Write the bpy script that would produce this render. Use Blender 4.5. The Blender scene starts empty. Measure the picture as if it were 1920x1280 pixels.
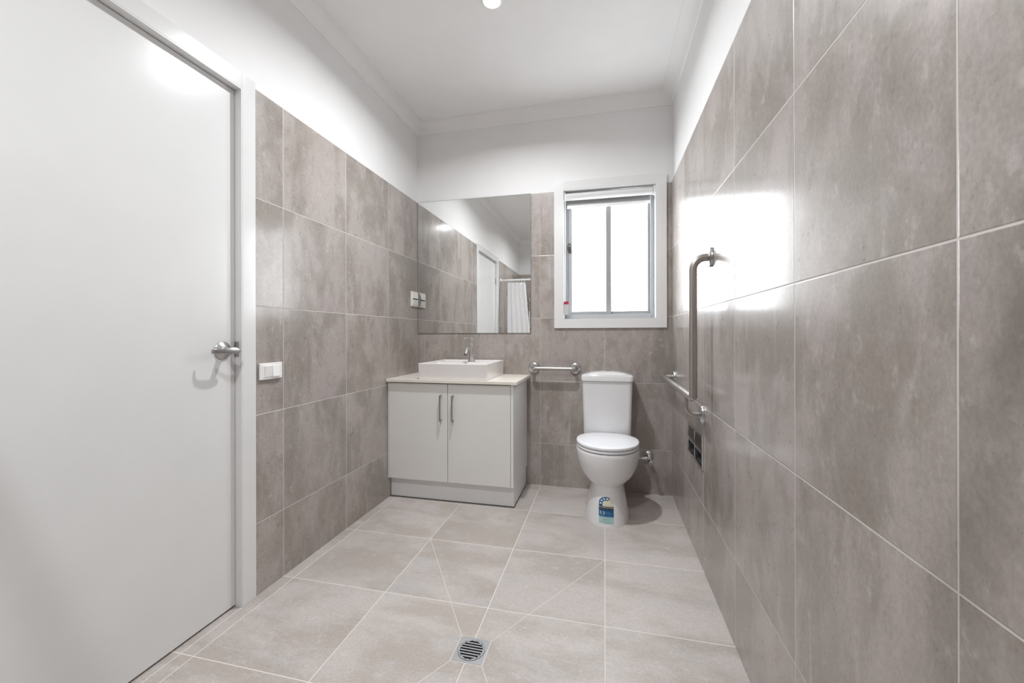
import bpy, bmesh, math, random
from mathutils import Vector, Matrix

SC = bpy.context.scene
COL = SC.collection
PI = math.pi

# ------------------------------------------------------------------ camera
W = 1.844                      # room width between tile faces
CAMPOS = Vector((1.4066, -2.8601, 1.0796))
YAW, ROLL = 0.22717, -0.00214
cam = bpy.data.cameras.new('camera')
cam.sensor_width = 36.0
cam.lens = 752.54 / 1920 * 36.0
cam.shift_y = -(640 - 627.43) / 1920
cam.clip_start = 0.02
camo = bpy.data.objects.new('camera', cam)
COL.objects.link(camo)
_f = Vector((-math.sin(YAW), math.cos(YAW), 0.0003)).normalized()
_r = Vector((math.cos(YAW), math.sin(YAW), 0))
_u = _r.cross(_f)
_r2 = _r * math.cos(ROLL) + _u * math.sin(ROLL)
_u2 = -_r * math.sin(ROLL) + _u * math.cos(ROLL)
M4 = Matrix((( _r2.x, _u2.x, -_f.x, CAMPOS.x), (_r2.y, _u2.y, -_f.y, CAMPOS.y),
             (_r2.z, _u2.z, -_f.z, CAMPOS.z), (0, 0, 0, 1)))
camo.matrix_world = M4
SC.camera = camo

# ------------------------------------------------------------------ world, exposure, lamp strengths
world = bpy.data.worlds.new('sky'); SC.world = world
world.use_nodes = True
world.node_tree.nodes['Background'].inputs[0].default_value = (0.75, 0.87, 1.0, 1)
world.node_tree.nodes['Background'].inputs[1].default_value = 0.6
SC.view_settings.view_transform = 'Standard'
SC.view_settings.look = 'None'
SC.view_settings.gamma = 1.0
SC.view_settings.use_curve_mapping = False
SC.view_settings.exposure = 0.40
LAMP = 18.0                    # watts of the downlight over the vanity end
LAMP2 = 15.5                   # watts of the downlight nearer the shower
PANE = 6.5                     # radiance of the daylit frosted panes
SC.cycles.max_bounces = 14
SC.cycles.diffuse_bounces = 9
SC.cycles.glossy_bounces = 6
SC.cycles.transmission_bounces = 6
SC.cycles.caustics_reflective = False
SC.cycles.sample_clamp_indirect = 6.0
SC.cycles.use_denoising = True

# ------------------------------------------------------------------ node helper
class NT:
    def __init__(s, name):
        s.m = bpy.data.materials.new(name); s.m.use_nodes = True
        s.t = s.m.node_tree; s.n = s.t.nodes; s.l = s.t.links
        s.b = s.n['Principled BSDF']
    def node(s, typ, **kw):
        n = s.n.new(typ)
        for k, v in kw.items(): setattr(n, k, v)
        return n
    def put(s, sock, v):
        if hasattr(v, 'is_output'): s.l.new(v, sock)
        else: sock.default_value = v
    def math(s, op, a, b=0.0, c=0.0, clamp=False):
        n = s.node('ShaderNodeMath', operation=op, use_clamp=clamp)
        s.put(n.inputs[0], a); s.put(n.inputs[1], b); s.put(n.inputs[2], c)
        return n.outputs[0]
    def mix(s, fac, a, b, blend='MIX'):
        n = s.node('ShaderNodeMix', data_type='RGBA', blend_type=blend)
        s.put(n.inputs[0], fac)
        s.put(n.inputs[6], a if hasattr(a, 'is_output') else (*a, 1))
        s.put(n.inputs[7], b if hasattr(b, 'is_output') else (*b, 1))
        return n.outputs[2]
    def mapr(s, v, a, b, c, d, smooth=True):
        n = s.node('ShaderNodeMapRange', interpolation_type='SMOOTHSTEP' if smooth else 'LINEAR')
        s.put(n.inputs[0], v)
        for i, x in enumerate((a, b, c, d)): s.put(n.inputs[i + 1], x)
        return n.outputs[0]
    def noise(s, vec, scale, detail=4.0, rough=0.55, dist=0.0):
        n = s.node('ShaderNodeTexNoise')
        s.l.new(vec, n.inputs['Vector'])
        n.inputs['Scale'].default_value = scale
        n.inputs['Detail'].default_value = detail
        n.inputs['Roughness'].default_value = rough
        n.inputs['Distortion'].default_value = dist
        return n.outputs[0]

def simple(name, col, rough=0.5, metal=0.0, coat=0.0, var=0.0, bump=0.0, bscale=200.0, spec=0.5):
    k = NT(name); b = k.b
    b.inputs['Roughness'].default_value = rough
    b.inputs['Metallic'].default_value = metal
    b.inputs['Coat Weight'].default_value = coat
    b.inputs['Specular IOR Level'].default_value = spec
    g = k.node('ShaderNodeNewGeometry').outputs['Position']
    nz = k.noise(g, 6.0, 3.0)
    v = var if var else 0.02
    f = k.mapr(nz, 0.3, 0.7, 1 - v, 1 + v * 0.3, False)
    cc = k.node('ShaderNodeCombineColor')
    for i in range(3): k.l.new(k.math('MULTIPLY', f, col[i]), cc.inputs[i])
    k.l.new(cc.outputs[0], b.inputs['Base Color'])
    if bump:
        bn = k.node('ShaderNodeBump'); bn.inputs['Strength'].default_value = bump
        bn.inputs['Distance'].default_value = 0.001
        k.l.new(k.noise(g, bscale, 2.0), bn.inputs['Height'])
        k.l.new(bn.outputs[0], b.inputs['Normal'])
    return k.m

def brushed(name, col, rough, axis):
    k = NT(name); b = k.b
    b.inputs['Metallic'].default_value = 1.0
    g = k.node('ShaderNodeNewGeometry').outputs['Position']
    mp = k.node('ShaderNodeMapping'); k.l.new(g, mp.inputs['Vector'])
    sc = [900, 900, 900]; sc[axis] = 8
    mp.inputs['Scale'].default_value = sc
    nz = k.noise(mp.outputs[0], 1.0, 2.0)
    k.l.new(k.mapr(nz, 0.3, 0.7, rough * 0.92, rough * 1.1, False), b.inputs['Roughness'])
    b.inputs['Base Color'].default_value = (*col, 1)
    return k.m

G = 0.45
def tile_mat(name, au, av, u0, v0, cols, grout, floor=False, rough=0.2, seed=0.0):
    k = NT(name); b = k.b
    geo = k.node('ShaderNodeNewGeometry').outputs['Position']
    sep = k.node('ShaderNodeSeparateXYZ'); k.l.new(geo, sep.inputs[0])
    P = [sep.outputs[i] for i in range(3)]
    def ax(a, o):
        U = k.math('DIVIDE', k.math('SUBTRACT', P[a], o), G)
        i = k.math('FLOOR', U); f = k.math('SUBTRACT', U, i)
        d = k.math('MULTIPLY', k.math('MINIMUM', f, k.math('SUBTRACT', 1.0, f)), G)
        return i, d
    iu, du = ax(au, u0); iv, dv = ax(av, v0)
    d = k.math('MINIMUM', du, dv)
    cut = None
    if floor:
        # falls cut from the corners of the waste outlet to the surrounding joints
        for (x0, y0, x1, y1) in ((0.905, -1.499, 0.5047, -0.885), (1.013, -1.499, 1.4047, -0.885),
                                 (0.905, -1.607, 0.5047, -2.235), (1.013, -1.607, 1.4047, -2.235)):
            L = math.hypot(x1 - x0, y1 - y0); tx, ty = (x1 - x0) / L, (y1 - y0) / L
            px = k.math('SUBTRACT', P[0], x0); py = k.math('SUBTRACT', P[1], y0)
            al = k.math('ADD', k.math('MULTIPLY', px, tx), k.math('MULTIPLY', py, ty))
            pe = k.math('ABSOLUTE', k.math('SUBTRACT', k.math('MULTIPLY', px, ty), k.math('MULTIPLY', py, tx)))
            over = k.math('MAXIMUM', k.math('MULTIPLY', al, -1.0), k.math('SUBTRACT', al, L))
            e = k.math('MAXIMUM', pe, over)
            cut = e if cut is None else k.math('MINIMUM', cut, e)
        # rim of grout round the outlet
        rx = k.math('ABSOLUTE', k.math('SUBTRACT', P[0], 0.959))
        ry = k.math('ABSOLUTE', k.math('SUBTRACT', P[1], -1.553))
        rim = k.math('SUBTRACT', k.math('MAXIMUM', rx, ry), 0.0555)
        cut = k.math('MINIMUM', cut, k.math('MAXIMUM', rim, 0.0))
        d = k.math('MINIMUM', d, k.math('ADD', cut, 0.0006))
        # joint along the foot of the walls
        d = k.math('MINIMUM', d, k.math('ABSOLUTE', P[0]))
    gm = k.mapr(d, 0.0011, 0.0021, 1.0, 0.0)
    cell = k.node('ShaderNodeCombineXYZ')
    k.l.new(iu, cell.inputs[0]); k.l.new(iv, cell.inputs[1]); cell.inputs[2].default_value = seed
    wn = k.node('ShaderNodeTexWhiteNoise', noise_dimensions='3D'); k.l.new(cell.outputs[0], wn.inputs['Vector'])
    off = k.node('ShaderNodeVectorMath', operation='MULTIPLY_ADD')
    k.l.new(wn.outputs['Color'], off.inputs[0]); off.inputs[1].default_value = (17, 13, 19)
    k.l.new(geo, off.inputs[2])
    mp = k.node('ShaderNodeMapping'); k.l.new(off.outputs[0], mp.inputs['Vector'])
    mp.inputs['Scale'].default_value = (0.75, 1.5, 1) if floor else (1.45, 1.45, 0.75)
    V = mp.outputs[0]
    mpf = k.node('ShaderNodeMapping'); k.l.new(off.outputs[0], mpf.inputs['Vector'])
    mpf.inputs['Scale'].default_value = (1, 1.7, 1) if floor else (1.35, 1.35, 0.95)
    VF = mpf.outputs[0]
    n1 = k.noise(V, 3.2, 6.0, 0.6, 0.3)
    n2 = k.noise(V, 5.5, 5.0, 0.6, 0.8)
    n3 = k.noise(VF, 22.0, 6.0, 0.65)
    n4 = k.noise(VF, 110.0, 4.0, 0.7)
    c = k.mix(k.mapr(n1, 0.40, 0.60, 0, 1), cols[0], cols[1])
    c = k.mix(k.mapr(n2, 0.50, 0.70, 0, 0.75), c, cols[2])
    c = k.mix(k.mapr(n3, 0.55, 0.74, 0, 0.5), c, cols[3])
    low = k.math('MULTIPLY', k.math('SUBTRACT', 1.0, k.mapr(n3, 0.30, 0.50, 0.0, 1.0)), 0.14)
    c = k.mix(low, c, tuple(x * 0.78 for x in cols[0]))
    if not floor:                    # vertical smears of grout haze
        mh = k.node('ShaderNodeMapping'); k.l.new(off.outputs[0], mh.inputs['Vector'])
        mh.inputs['Scale'].default_value = (22, 22, 1.1)
        hz = k.mapr(k.noise(mh.outputs[0], 1.0, 2.0, 0.5, 0.4), 0.60, 0.76, 0, 1)
        hz = k.math('MULTIPLY', hz, k.mapr(k.noise(geo, 1.7, 2.0), 0.48, 0.62, 0, 0.35))
        c = k.mix(hz, c, (0.58, 0.57, 0.565))
    sp = k.mapr(n4, 0.3, 0.7, 0.86, 1.13, False)
    vv = k.mapr(wn.outputs['Value'], 0, 1, 0.94, 1.05, False)
    s = k.math('MULTIPLY', sp, vv)
    cc = k.node('ShaderNodeCombineXYZ')
    for i in range(3): k.l.new(s, cc.inputs[i])
    mul = k.mix(1.0, c, cc.outputs[0], 'MULTIPLY')
    col = k.mix(gm, mul, grout)
    k.l.new(col, b.inputs['Base Color'])
    r = k.mapr(n3, 0.3, 0.7, rough * 0.85, rough * 1.25, False)
    if not floor:
        ms = k.node('ShaderNodeMapping'); k.l.new(off.outputs[0], ms.inputs['Vector'])
        ms.inputs['Scale'].default_value = (30, 30, 1.6)
        st = k.noise(ms.outputs[0], 1.0, 3.0, 0.6)
        r = k.math('ADD', r, k.mapr(st, 0.56, 0.72, 0, 0.10))
    r = k.math('ADD', r, k.math('MULTIPLY', gm, 0.5))
    k.l.new(r, b.inputs['Roughness'])
    h = k.math('ADD', k.mapr(d, 0.0006, 0.0030, 0.0, 1.0), k.math('MULTIPLY', n4, 0.07 if not floor else 0.12))
    h = k.math('ADD', h, k.math('MULTIPLY', n1, 0.12))
    bp = k.node('ShaderNodeBump'); bp.inputs['Strength'].default_value = 0.6
    bp.inputs['Distance'].default_value = 0.0012
    k.l.new(h, bp.inputs['Height']); k.l.new(bp.outputs[0], b.inputs['Normal'])
    b.inputs['Specular IOR Level'].default_value = 0.5
    if not floor:
        b.inputs['Coat Weight'].default_value = 0.55
        k.l.new(k.math('MULTIPLY', r, 0.42), b.inputs['Coat Roughness'])
        k.l.new(bp.outputs[0], b.inputs['Coat Normal'])
    return k.m

# tile joints: walls share their depth joints with the floor
Y0 = -0.435
X0 = 0.0547
Z0 = 0.3004
WCOL = [(0.285, 0.252, 0.224), (0.400, 0.358, 0.336), (0.415, 0.368, 0.364), (0.53, 0.495, 0.478)]
FCOL = [(0.425, 0.382, 0.350), (0.515, 0.475, 0.452), (0.495, 0.478, 0.472), (0.61, 0.58, 0.56)]
WG = (0.60, 0.57, 0.54)
MT = {}
MT['wall_side'] = tile_mat('glazed_wall_tile_side', 1, 2, Y0, Z0, WCOL, WG, rough=0.30, seed=1)
MT['wall_back'] = tile_mat('glazed_wall_tile_back', 0, 2, X0 + G, Z0, WCOL, (0.50, 0.47, 0.44), rough=0.30, seed=7)
MT['floor'] = tile_mat('floor_tile', 0, 1, X0, Y0, FCOL, (0.76, 0.72, 0.67), floor=True, rough=0.38, seed=3)
MT['paint'] = simple('wall_paint', (0.80, 0.80, 0.80), 0.55, bump=0.05, bscale=400)
MT['ceiling'] = simple('ceiling_paint', (0.88, 0.88, 0.88), 0.8)
MT['cornice'] = simple('cornice_paint', (0.84, 0.84, 0.835), 0.6)
MT['gloss'] = simple('enamel_paint', (0.75, 0.755, 0.755), 0.18)
MT['jamb'] = simple('jamb_enamel', (0.78, 0.78, 0.78), 0.3)
MT['door'] = simple('door_enamel', (0.75, 0.755, 0.755), 0.20, bump=0.03, bscale=60)
MT['alu'] = simple('powder_coat_grey', (0.33, 0.34, 0.35), 0.4)
MT['white_plastic'] = simple('white_plastic', (0.86, 0.86, 0.85), 0.3)
MT['ivory_plastic'] = simple('warm_white_plastic', (0.80, 0.78, 0.74), 0.35)
MT['ceramic'] = simple('vitreous_china', (0.77, 0.775, 0.785), 0.10, coat=0.4)
MT['basin'] = simple('basin_china', (0.80, 0.775, 0.765), 0.12, coat=0.4)
MT['seat'] = simple('seat_plastic', (0.85, 0.86, 0.89), 0.22)
MT['counter'] = simple('cream_stone', (0.80, 0.765, 0.70), 0.28, var=0.05)
MT['cab'] = simple('cabinet_laminate', (0.76, 0.76, 0.735), 0.35)
MT['cab_lit'] = simple('cabinet_laminate_lit', (0.80, 0.81, 0.82), 0.3)  # cabinet laminate lightened, brightness of the lit side put into the colour
MT['handle'] = simple('cabinet_handle_metal', (0.36, 0.37, 0.40), 0.32, metal=0.9)
MT['chrome'] = simple('chrome', (0.80, 0.81, 0.82), 0.08, metal=1.0)
MT['satin'] = simple('satin_chrome', (0.50, 0.50, 0.50), 0.28, metal=1.0)
MT['rail_x'] = brushed('brushed_steel_across', (0.50, 0.475, 0.45), 0.33, 0)
MT['rail_y'] = brushed('brushed_steel_along', (0.52, 0.50, 0.48), 0.33, 1)
MT['rail_z'] = brushed('brushed_steel_upright', (0.46, 0.43, 0.405), 0.33, 2)
MT['drain'] = brushed('drain_steel', (0.66, 0.68, 0.71), 0.34, 0)
MT['black'] = simple('painted_void', (0.008, 0.008, 0.008), 0.8, spec=0.1)  # black paint for the darkness inside the drain
MT['rubber'] = simple('dark_rubber', (0.05, 0.05, 0.05), 0.6)
MT['latch'] = simple('dark_grey_plastic', (0.045, 0.045, 0.045), 0.45)
MT['screw'] = simple('screw_head', (0.35, 0.35, 0.35), 0.4, metal=0.8)
MT['mirror'] = simple('mirror_silver', (0.90, 0.91, 0.90), 0.005, metal=1.0, var=0.001)
MT['mirror_edge'] = simple('mirror_edge', (0.16, 0.18, 0.17), 0.3)
MT['shade'] = simple('blind_fabric', (0.70, 0.70, 0.70), 0.8, bump=0.2, bscale=900)
MT['tag_red'] = simple('tag_red', (0.42, 0.02, 0.07), 0.4)
MT['tag_clear'] = simple('tag_card', (0.55, 0.56, 0.56), 0.3)
MT['navy'] = simple('label_blue', (0.010, 0.10, 0.25), 0.35)
MT['labelblack'] = simple('label_black', (0.015, 0.012, 0.014), 0.35)
MT['teal'] = simple('label_pale_teal', (0.40, 0.60, 0.58), 0.35)
MT['labelwhite'] = simple('label_white', (0.80, 0.84, 0.84), 0.35)
MT['labelcream'] = simple('label_cream', (0.66, 0.64, 0.50), 0.35)
MT['labeldark'] = simple('label_print', (0.06, 0.10, 0.12), 0.4)
MT['labelmid'] = simple('label_print_pale_blue', (0.25, 0.45, 0.62), 0.4)
MT['bluecap'] = simple('tap_cap_ring', (0.62, 0.64, 0.72), 0.3)
MT['capdot'] = simple('tap_cap_dot', (0.01, 0.012, 0.05), 0.3)
MT['hood'] = simple('smoked_chrome', (0.30, 0.30, 0.30), 0.16, metal=1.0)
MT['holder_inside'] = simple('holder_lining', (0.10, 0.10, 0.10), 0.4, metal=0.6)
MT['braid'] = simple('braided_hose', (0.55, 0.55, 0.55), 0.35, metal=0.9, bump=0.6, bscale=900)

def emit(name, col, s):
    m = bpy.data.materials.new(name); m.use_nodes = True
    n = m.node_tree.nodes; n.clear()
    e = n.new('ShaderNodeEmission'); o = n.new('ShaderNodeOutputMaterial')
    e.inputs[0].default_value = (*col, 1); e.inputs[1].default_value = s
    m.node_tree.links.new(e.outputs[0], o.inputs[0])
    return m
MT['lens'] = emit('lamp_lens', (1.0, 0.98, 0.96), 6.0)

def pane_mat():                      # frosted glass lit by daylight, with a glossy inner face
    m = bpy.data.materials.new('frosted_glass'); m.use_nodes = True
    b = m.node_tree.nodes['Principled BSDF']
    b.inputs['Base Color'].default_value = (0.75, 0.77, 0.78, 1)
    b.inputs['Roughness'].default_value = 0.15
    b.inputs['Emission Color'].default_value = (0.93, 0.97, 1.0, 1)
    b.inputs['Emission Strength'].default_value = PANE
    return m
MT['pane'] = pane_mat()

def curtain_mat():
    k = NT('shower_curtain_fabric'); b = k.b
    b.inputs['Base Color'].default_value = (0.84, 0.83, 0.84, 1)
    b.inputs['Roughness'].default_value = 0.7
    b.inputs['Subsurface Weight'].default_value = 0.0
    g = k.node('ShaderNodeNewGeometry').outputs['Position']
    bn = k.node('ShaderNodeBump'); bn.inputs['Strength'].default_value = 0.15
    bn.inputs['Distance'].default_value = 0.002
    k.l.new(k.noise(g, 40.0, 3.0), bn.inputs['Height']); k.l.new(bn.outputs[0], b.inputs['Normal'])
    return k.m
MT['curtain'] = curtain_mat()

# ------------------------------------------------------------------ object helpers
def root_origin(p):
    v = Vector((0, 0, 0))
    while p is not None:
        v += p.location; p = p.parent
    return v

def obj(name, bm, mat, parent=None, origin=None, label=None, smooth=False, bevel=0.0, segs=2, sub=0):
    """bm is in world coordinates"""
    me = bpy.data.meshes.new(name)
    o = bpy.data.objects.new(name, me)
    base = root_origin(parent) if parent else Vector((0, 0, 0))
    if parent is None and origin is not None:
        o.location = origin; base = Vector(origin)
    bmesh.ops.translate(bm, verts=bm.verts, vec=-base)
    bmesh.ops.recalc_face_normals(bm, faces=bm.faces)
    if smooth:
        for f in bm.faces: f.smooth = True
        for e in bm.edges:
            if len(e.link_faces) == 2 and e.calc_face_angle(0) > math.radians(38): e.smooth = False
    bm.to_mesh(me); bm.free()
    me.materials.append(MT[mat] if isinstance(mat, str) else mat)
    COL.objects.link(o)
    if parent: o.parent = parent
    if label: o['label'] = label
    if bevel:
        md = o.modifiers.new('bevel', 'BEVEL'); md.width = bevel; md.segments = segs
        md.limit_method = 'ANGLE'; md.angle_limit = math.radians(35)
        md.harden_normals = False
        for p in me.polygons: p.use_smooth = True
        wn = o.modifiers.new('normals', 'WEIGHTED_NORMAL'); wn.keep_sharp = True
    if sub:
        md = o.modifiers.new('subdivision', 'SUBSURF'); md.levels = sub; md.render_levels = sub
    return o

def tag(o, label, cat, group=None):
    o['label'] = label; o['category'] = cat
    if group: o['group'] = group
    return o

def thing(name, label, cat, loc, group=None):
    o = bpy.data.objects.new(name, None); COL.objects.link(o)
    o.location = loc; o.empty_display_size = 0.05
    return tag(o, label, cat, group)

def struct(o): o['kind'] = 'structure'; return o

def NB(): return bmesh.new()

def box(bm, x0, x1, y0, y1, z0, z1):
    v = [bm.verts.new((x, y, z)) for x in (x0, x1) for y in (y0, y1) for z in (z0, z1)]
    for f in ((0, 1, 3, 2), (4, 6, 7, 5), (0, 4, 5, 1), (2, 3, 7, 6), (0, 2, 6, 4), (1, 5, 7, 3)):
        bm.faces.new([v[i] for i in f])
    return bm

def mbox(*a): return box(NB(), *a)

def frame_to(axis):
    a = Vector(axis).normalized()
    t = Vector((0, 0, 1)) if abs(a.z) < 0.9 else Vector((1, 0, 0))
    u = a.cross(t).normalized(); w = a.cross(u).normalized()
    return a, u, w

def lathe(bm, c, axis, prof, seg=32, cap=True):
    """prof: list of (distance along axis, radius)"""
    a, u, w = frame_to(axis); c = Vector(c); rings = []
    for (d, r) in prof:
        if r < 1e-6: rings.append([bm.verts.new(c + a * d)])
        else: rings.append([bm.verts.new(c + a * d + (u * math.cos(2 * PI * i / seg) + w * math.sin(2 * PI * i / seg)) * r) for i in range(seg)])
    for A, B in zip(rings, rings[1:]):
        for i in range(seg):
            j = (i + 1) % seg
            if len(A) == 1 and len(B) == 1: continue
            if len(A) == 1: bm.faces.new((A[0], B[i], B[j]))
            elif len(B) == 1: bm.faces.new((A[i], A[j], B[0]))
            else: bm.faces.new((A[i], A[j], B[j], B[i]))
    if cap:
        for R in (rings[0], rings[-1]):
            if len(R) > 1: bm.faces.new(R)
    return bm

def fillet(pts, rad, n=8):
    pts = [Vector(p) for p in pts]; out = [pts[0]]
    for i in range(1, len(pts) - 1):
        p, a, b = pts[i], pts[i - 1], pts[i + 1]
        da, db = (a - p).normalized(), (b - p).normalized()
        ang = da.angle(db)
        r = rad[i - 1] if isinstance(rad, (list, tuple)) else rad
        t = r / math.tan(ang / 2)
        s, e = p + da * t, p + db * t
        cen = p + (da + db).normalized() * (r / math.sin(ang / 2))
        va, vb = s - cen, e - cen
        th = va.angle(vb)
        for k in range(n + 1):
            q = k / n
            out.append(cen + (va * math.sin((1 - q) * th) + vb * math.sin(q * th)) / math.sin(th))
    out.append(pts[-1])
    return out

def tube(bm, pts, r, seg=20, cap=True):
    pts = [Vector(p) for p in pts]; n = len(pts); rings = []
    t0 = (pts[1] - pts[0]).normalized()
    _, u, w = frame_to(t0)
    prev = t0
    for i, p in enumerate(pts):
        if i == 0: t = t0
        elif i == n - 1: t = (pts[-1] - pts[-2]).normalized()
        else: t = ((pts[i + 1] - p).normalized() + (p - pts[i - 1]).normalized()).normalized()
        q = prev.rotation_difference(t); u = q @ u; w = q @ w; prev = t
        rr = r[i] if isinstance(r, (list, tuple)) else r
        rings.append([bm.verts.new(p + (u * math.cos(2 * PI * k / seg) + w * math.sin(2 * PI * k / seg)) * rr) for k in range(seg)])
    for A, B in zip(rings, rings[1:]):
        for i in range(seg):
            j = (i + 1) % seg
            bm.faces.new((A[i], A[j], B[j], B[i]))
    if cap: bm.faces.new(rings[0]); bm.faces.new(rings[-1])
    return bm

def rings_mesh(bm, rings, cap0=True, cap1=True):
    R = [[bm.verts.new(p) for p in ring] for ring in rings]
    n = len(R[0])
    for A, B in zip(R, R[1:]):
        for i in range(n):
            j = (i + 1) % n
            bm.faces.new((A[i], A[j], B[j], B[i]))
    if cap0: bm.faces.new(R[0])
    if cap1: bm.faces.new(R[-1])
    return bm

def rrect(x0, x1, y0, y1, r, z, n=5):
    out = []
    for cx, cy, a0 in ((x1 - r, y1 - r, 0), (x0 + r, y1 - r, PI / 2), (x0 + r, y0 + r, PI), (x1 - r, y0 + r, 1.5 * PI)):
        for k in range(n + 1):
            a = a0 + k / n * PI / 2
            out.append(Vector((cx + r * math.cos(a), cy + r * math.sin(a), z)))
    return out

# ================================================================== SETTING
YB = -3.84                      # wall behind the camera
CZ = 2.70
TT = 0.010                      # tile thickness
TOP = 2.100
# floor
struct(obj('floor', mbox(-0.14, W + 0.12, YB - 0.12, 0.12, -0.10, 0.0), 'floor'))
struct(obj('ceiling', mbox(-0.14, W + 0.12, YB - 0.12, 0.12, CZ, CZ + 0.08), 'ceiling'))

# left wall with the door opening
DY0, DY1, DZ = -2.375, -1.545, 2.062
wl = NB()
xa, xb = -0.12, -TT
box(wl, xa, xb, DY1 , 0.12, 0, CZ)
box(wl, xa, xb, YB - 0.12, DY0, 0, CZ)
box(wl, xa, xb, DY0, DY1, DZ, CZ)
wall_left = struct(obj('wall_left', wl, 'paint'))
bm = NB(); box(bm, -TT, 0, -1.4825, 0, 0.0, TOP); box(bm, -TT, 0, YB, -2.4375, 0.0, TOP)
obj('tiling', bm, 'wall_side', wall_left, bevel=0.001, segs=1)
# unseen panel added behind the door to block light leaking through the gap
struct(obj('wall_light_block', mbox(-0.16, -0.121, DY0 - 0.1, DY1 + 0.1, 0.0, 2.2), 'paint'))

PY0, PY1, PZ0, PZ1 = -0.884, -0.560, 0.462, 0.616      # recess of the toilet roll holder
def holed(x0, x1, y0, y1, z0, z1):
    bm = NB(); a, b, c, d = PY0 + 0.006, PY1 - 0.006, PZ0 + 0.006, PZ1 - 0.006
    box(bm, x0, x1, y0, a, z0, z1); box(bm, x0, x1, b, y1, z0, z1)
    box(bm, x0, x1, a, b, z0, c); box(bm, x0, x1, a, b, d, z1)
    return bm
wall_right = struct(obj('wall_right', holed(W + TT, W + 0.12, YB - 0.12, 0.12, 0, CZ), 'paint'))
obj('tiling', holed(W, W + TT, YB, 0, 0.0, TOP), 'wall_side', wall_right)

# back wall with the window opening
WX0, WX1, WZ0, WZ1 = 1.118, 1.748, 1.186, 2.106
wb = NB()
box(wb, -0.12, WX0, TT, 0.12, 0, CZ); box(wb, WX1, W + 0.12, TT, 0.12, 0, CZ)
box(wb, WX0, WX1, TT, 0.12, 0, WZ0); box(wb, WX0, WX1, TT, 0.12, WZ1, CZ)
wall_back = struct(obj('wall_back', wb, 'paint'))
bm = NB()
box(bm, 0, WX0, 0, TT, 0, TOP); box(bm, WX1, W, 0, TT, 0, TOP); box(bm, WX0, WX1, 0, TT, 0, WZ0)
obj('tiling', bm, 'wall_back', wall_back)

wall_front = struct(obj('wall_front', mbox(-0.12, W + 0.12, YB - 0.12, YB - TT, 0, CZ), 'paint'))
obj('tiling', mbox(0, W, YB - TT, YB, 0, TOP), 'wall_back', wall_front)

# cornice: cove profile swept round the room with mitred corners
def cove():
    p = [(0.0, 2.622), (0.006, 2.622), (0.009, 2.630)]
    for k in range(9):
        a = k / 8 * PI / 2
        p.append((0.066 - 0.055 * math.cos(a), 2.636 + 0.055 * math.sin(a)))
    p += [(0.074, 2.692), (0.074, CZ), (0.0, CZ)]
    return p
CX0, CX1, CY0, CY1 = -TT, W + TT, YB - TT, TT
cv = cove()
def cornice(n, fn):
    bm = NB(); A = [bm.verts.new(fn(d, z, 0)) for d, z in cv]; B = [bm.verts.new(fn(d, z, 1)) for d, z in cv]
    m = len(cv)
    for i in range(m):
        j = (i + 1) % m
        bm.faces.new((A[i], A[j], B[j], B[i]))
    bm.faces.new(A); bm.faces.new(B)
    struct(obj('trim_%d' % n, bm, 'cornice', smooth=True))
cornice(1, lambda d, z, e: (CX0 + d, (CY0 + d) if e == 0 else (CY1 - d), z))
cornice(2, lambda d, z, e: ((CX0 + d) if e == 0 else (CX1 - d), CY1 - d, z))
cornice(3, lambda d, z, e: (CX1 - d, (CY0 + d) if e == 0 else (CY1 - d), z))
cornice(4, lambda d, z, e: ((CX0 + d) if e == 0 else (CX1 - d), CY0 + d, z))

# ------------------------------------------------------------------ door
door = struct(bpy.data.objects.new('door_1', None)); COL.objects.link(door)
door.location = (-0.03, (DY0 + DY1) / 2, 0)
bm = NB()                       # architrave, flush with the tile face
box(bm, -TT, 0.003, DY1, -1.483, 0.0, 2.124)
box(bm, -TT, 0.003, -2.437, DY0, 0.0, 2.124)
box(bm, -TT, 0.003, DY0, DY1, DZ, 2.124)
obj('architrave', bm, 'gloss', door, bevel=0.0015)
bm = NB()                       # jamb lining and stop
t = 0.004
box(bm, -0.12, 0.002, DY1 - t, DY1, 0.0, DZ - t); box(bm, -0.12, 0.002, DY0, DY0 + t, 0.0, DZ - t)
box(bm, -0.12, 0.002, DY0, DY1, DZ - t, DZ)
box(bm, -0.12, -0.068, DY1 - 0.03, DY1 - t, 0.0, DZ - t); box(bm, -0.12, -0.068, DY0 + t, DY0 + 0.03, 0.0, DZ - t)
box(bm, -0.12, -0.068, DY0 + 0.03, DY1 - 0.03, DZ - 0.03, DZ - t)
obj('door_frame', bm, 'jamb', door)
LY0, LY1 = DY0 + t + 0.002, DY1 - t - 0.002
obj('door_leaf', mbox(-0.065, -0.030, LY0, LY1, 0.008, DZ - t - 0.003), 'door', door, bevel=0.0015)
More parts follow.
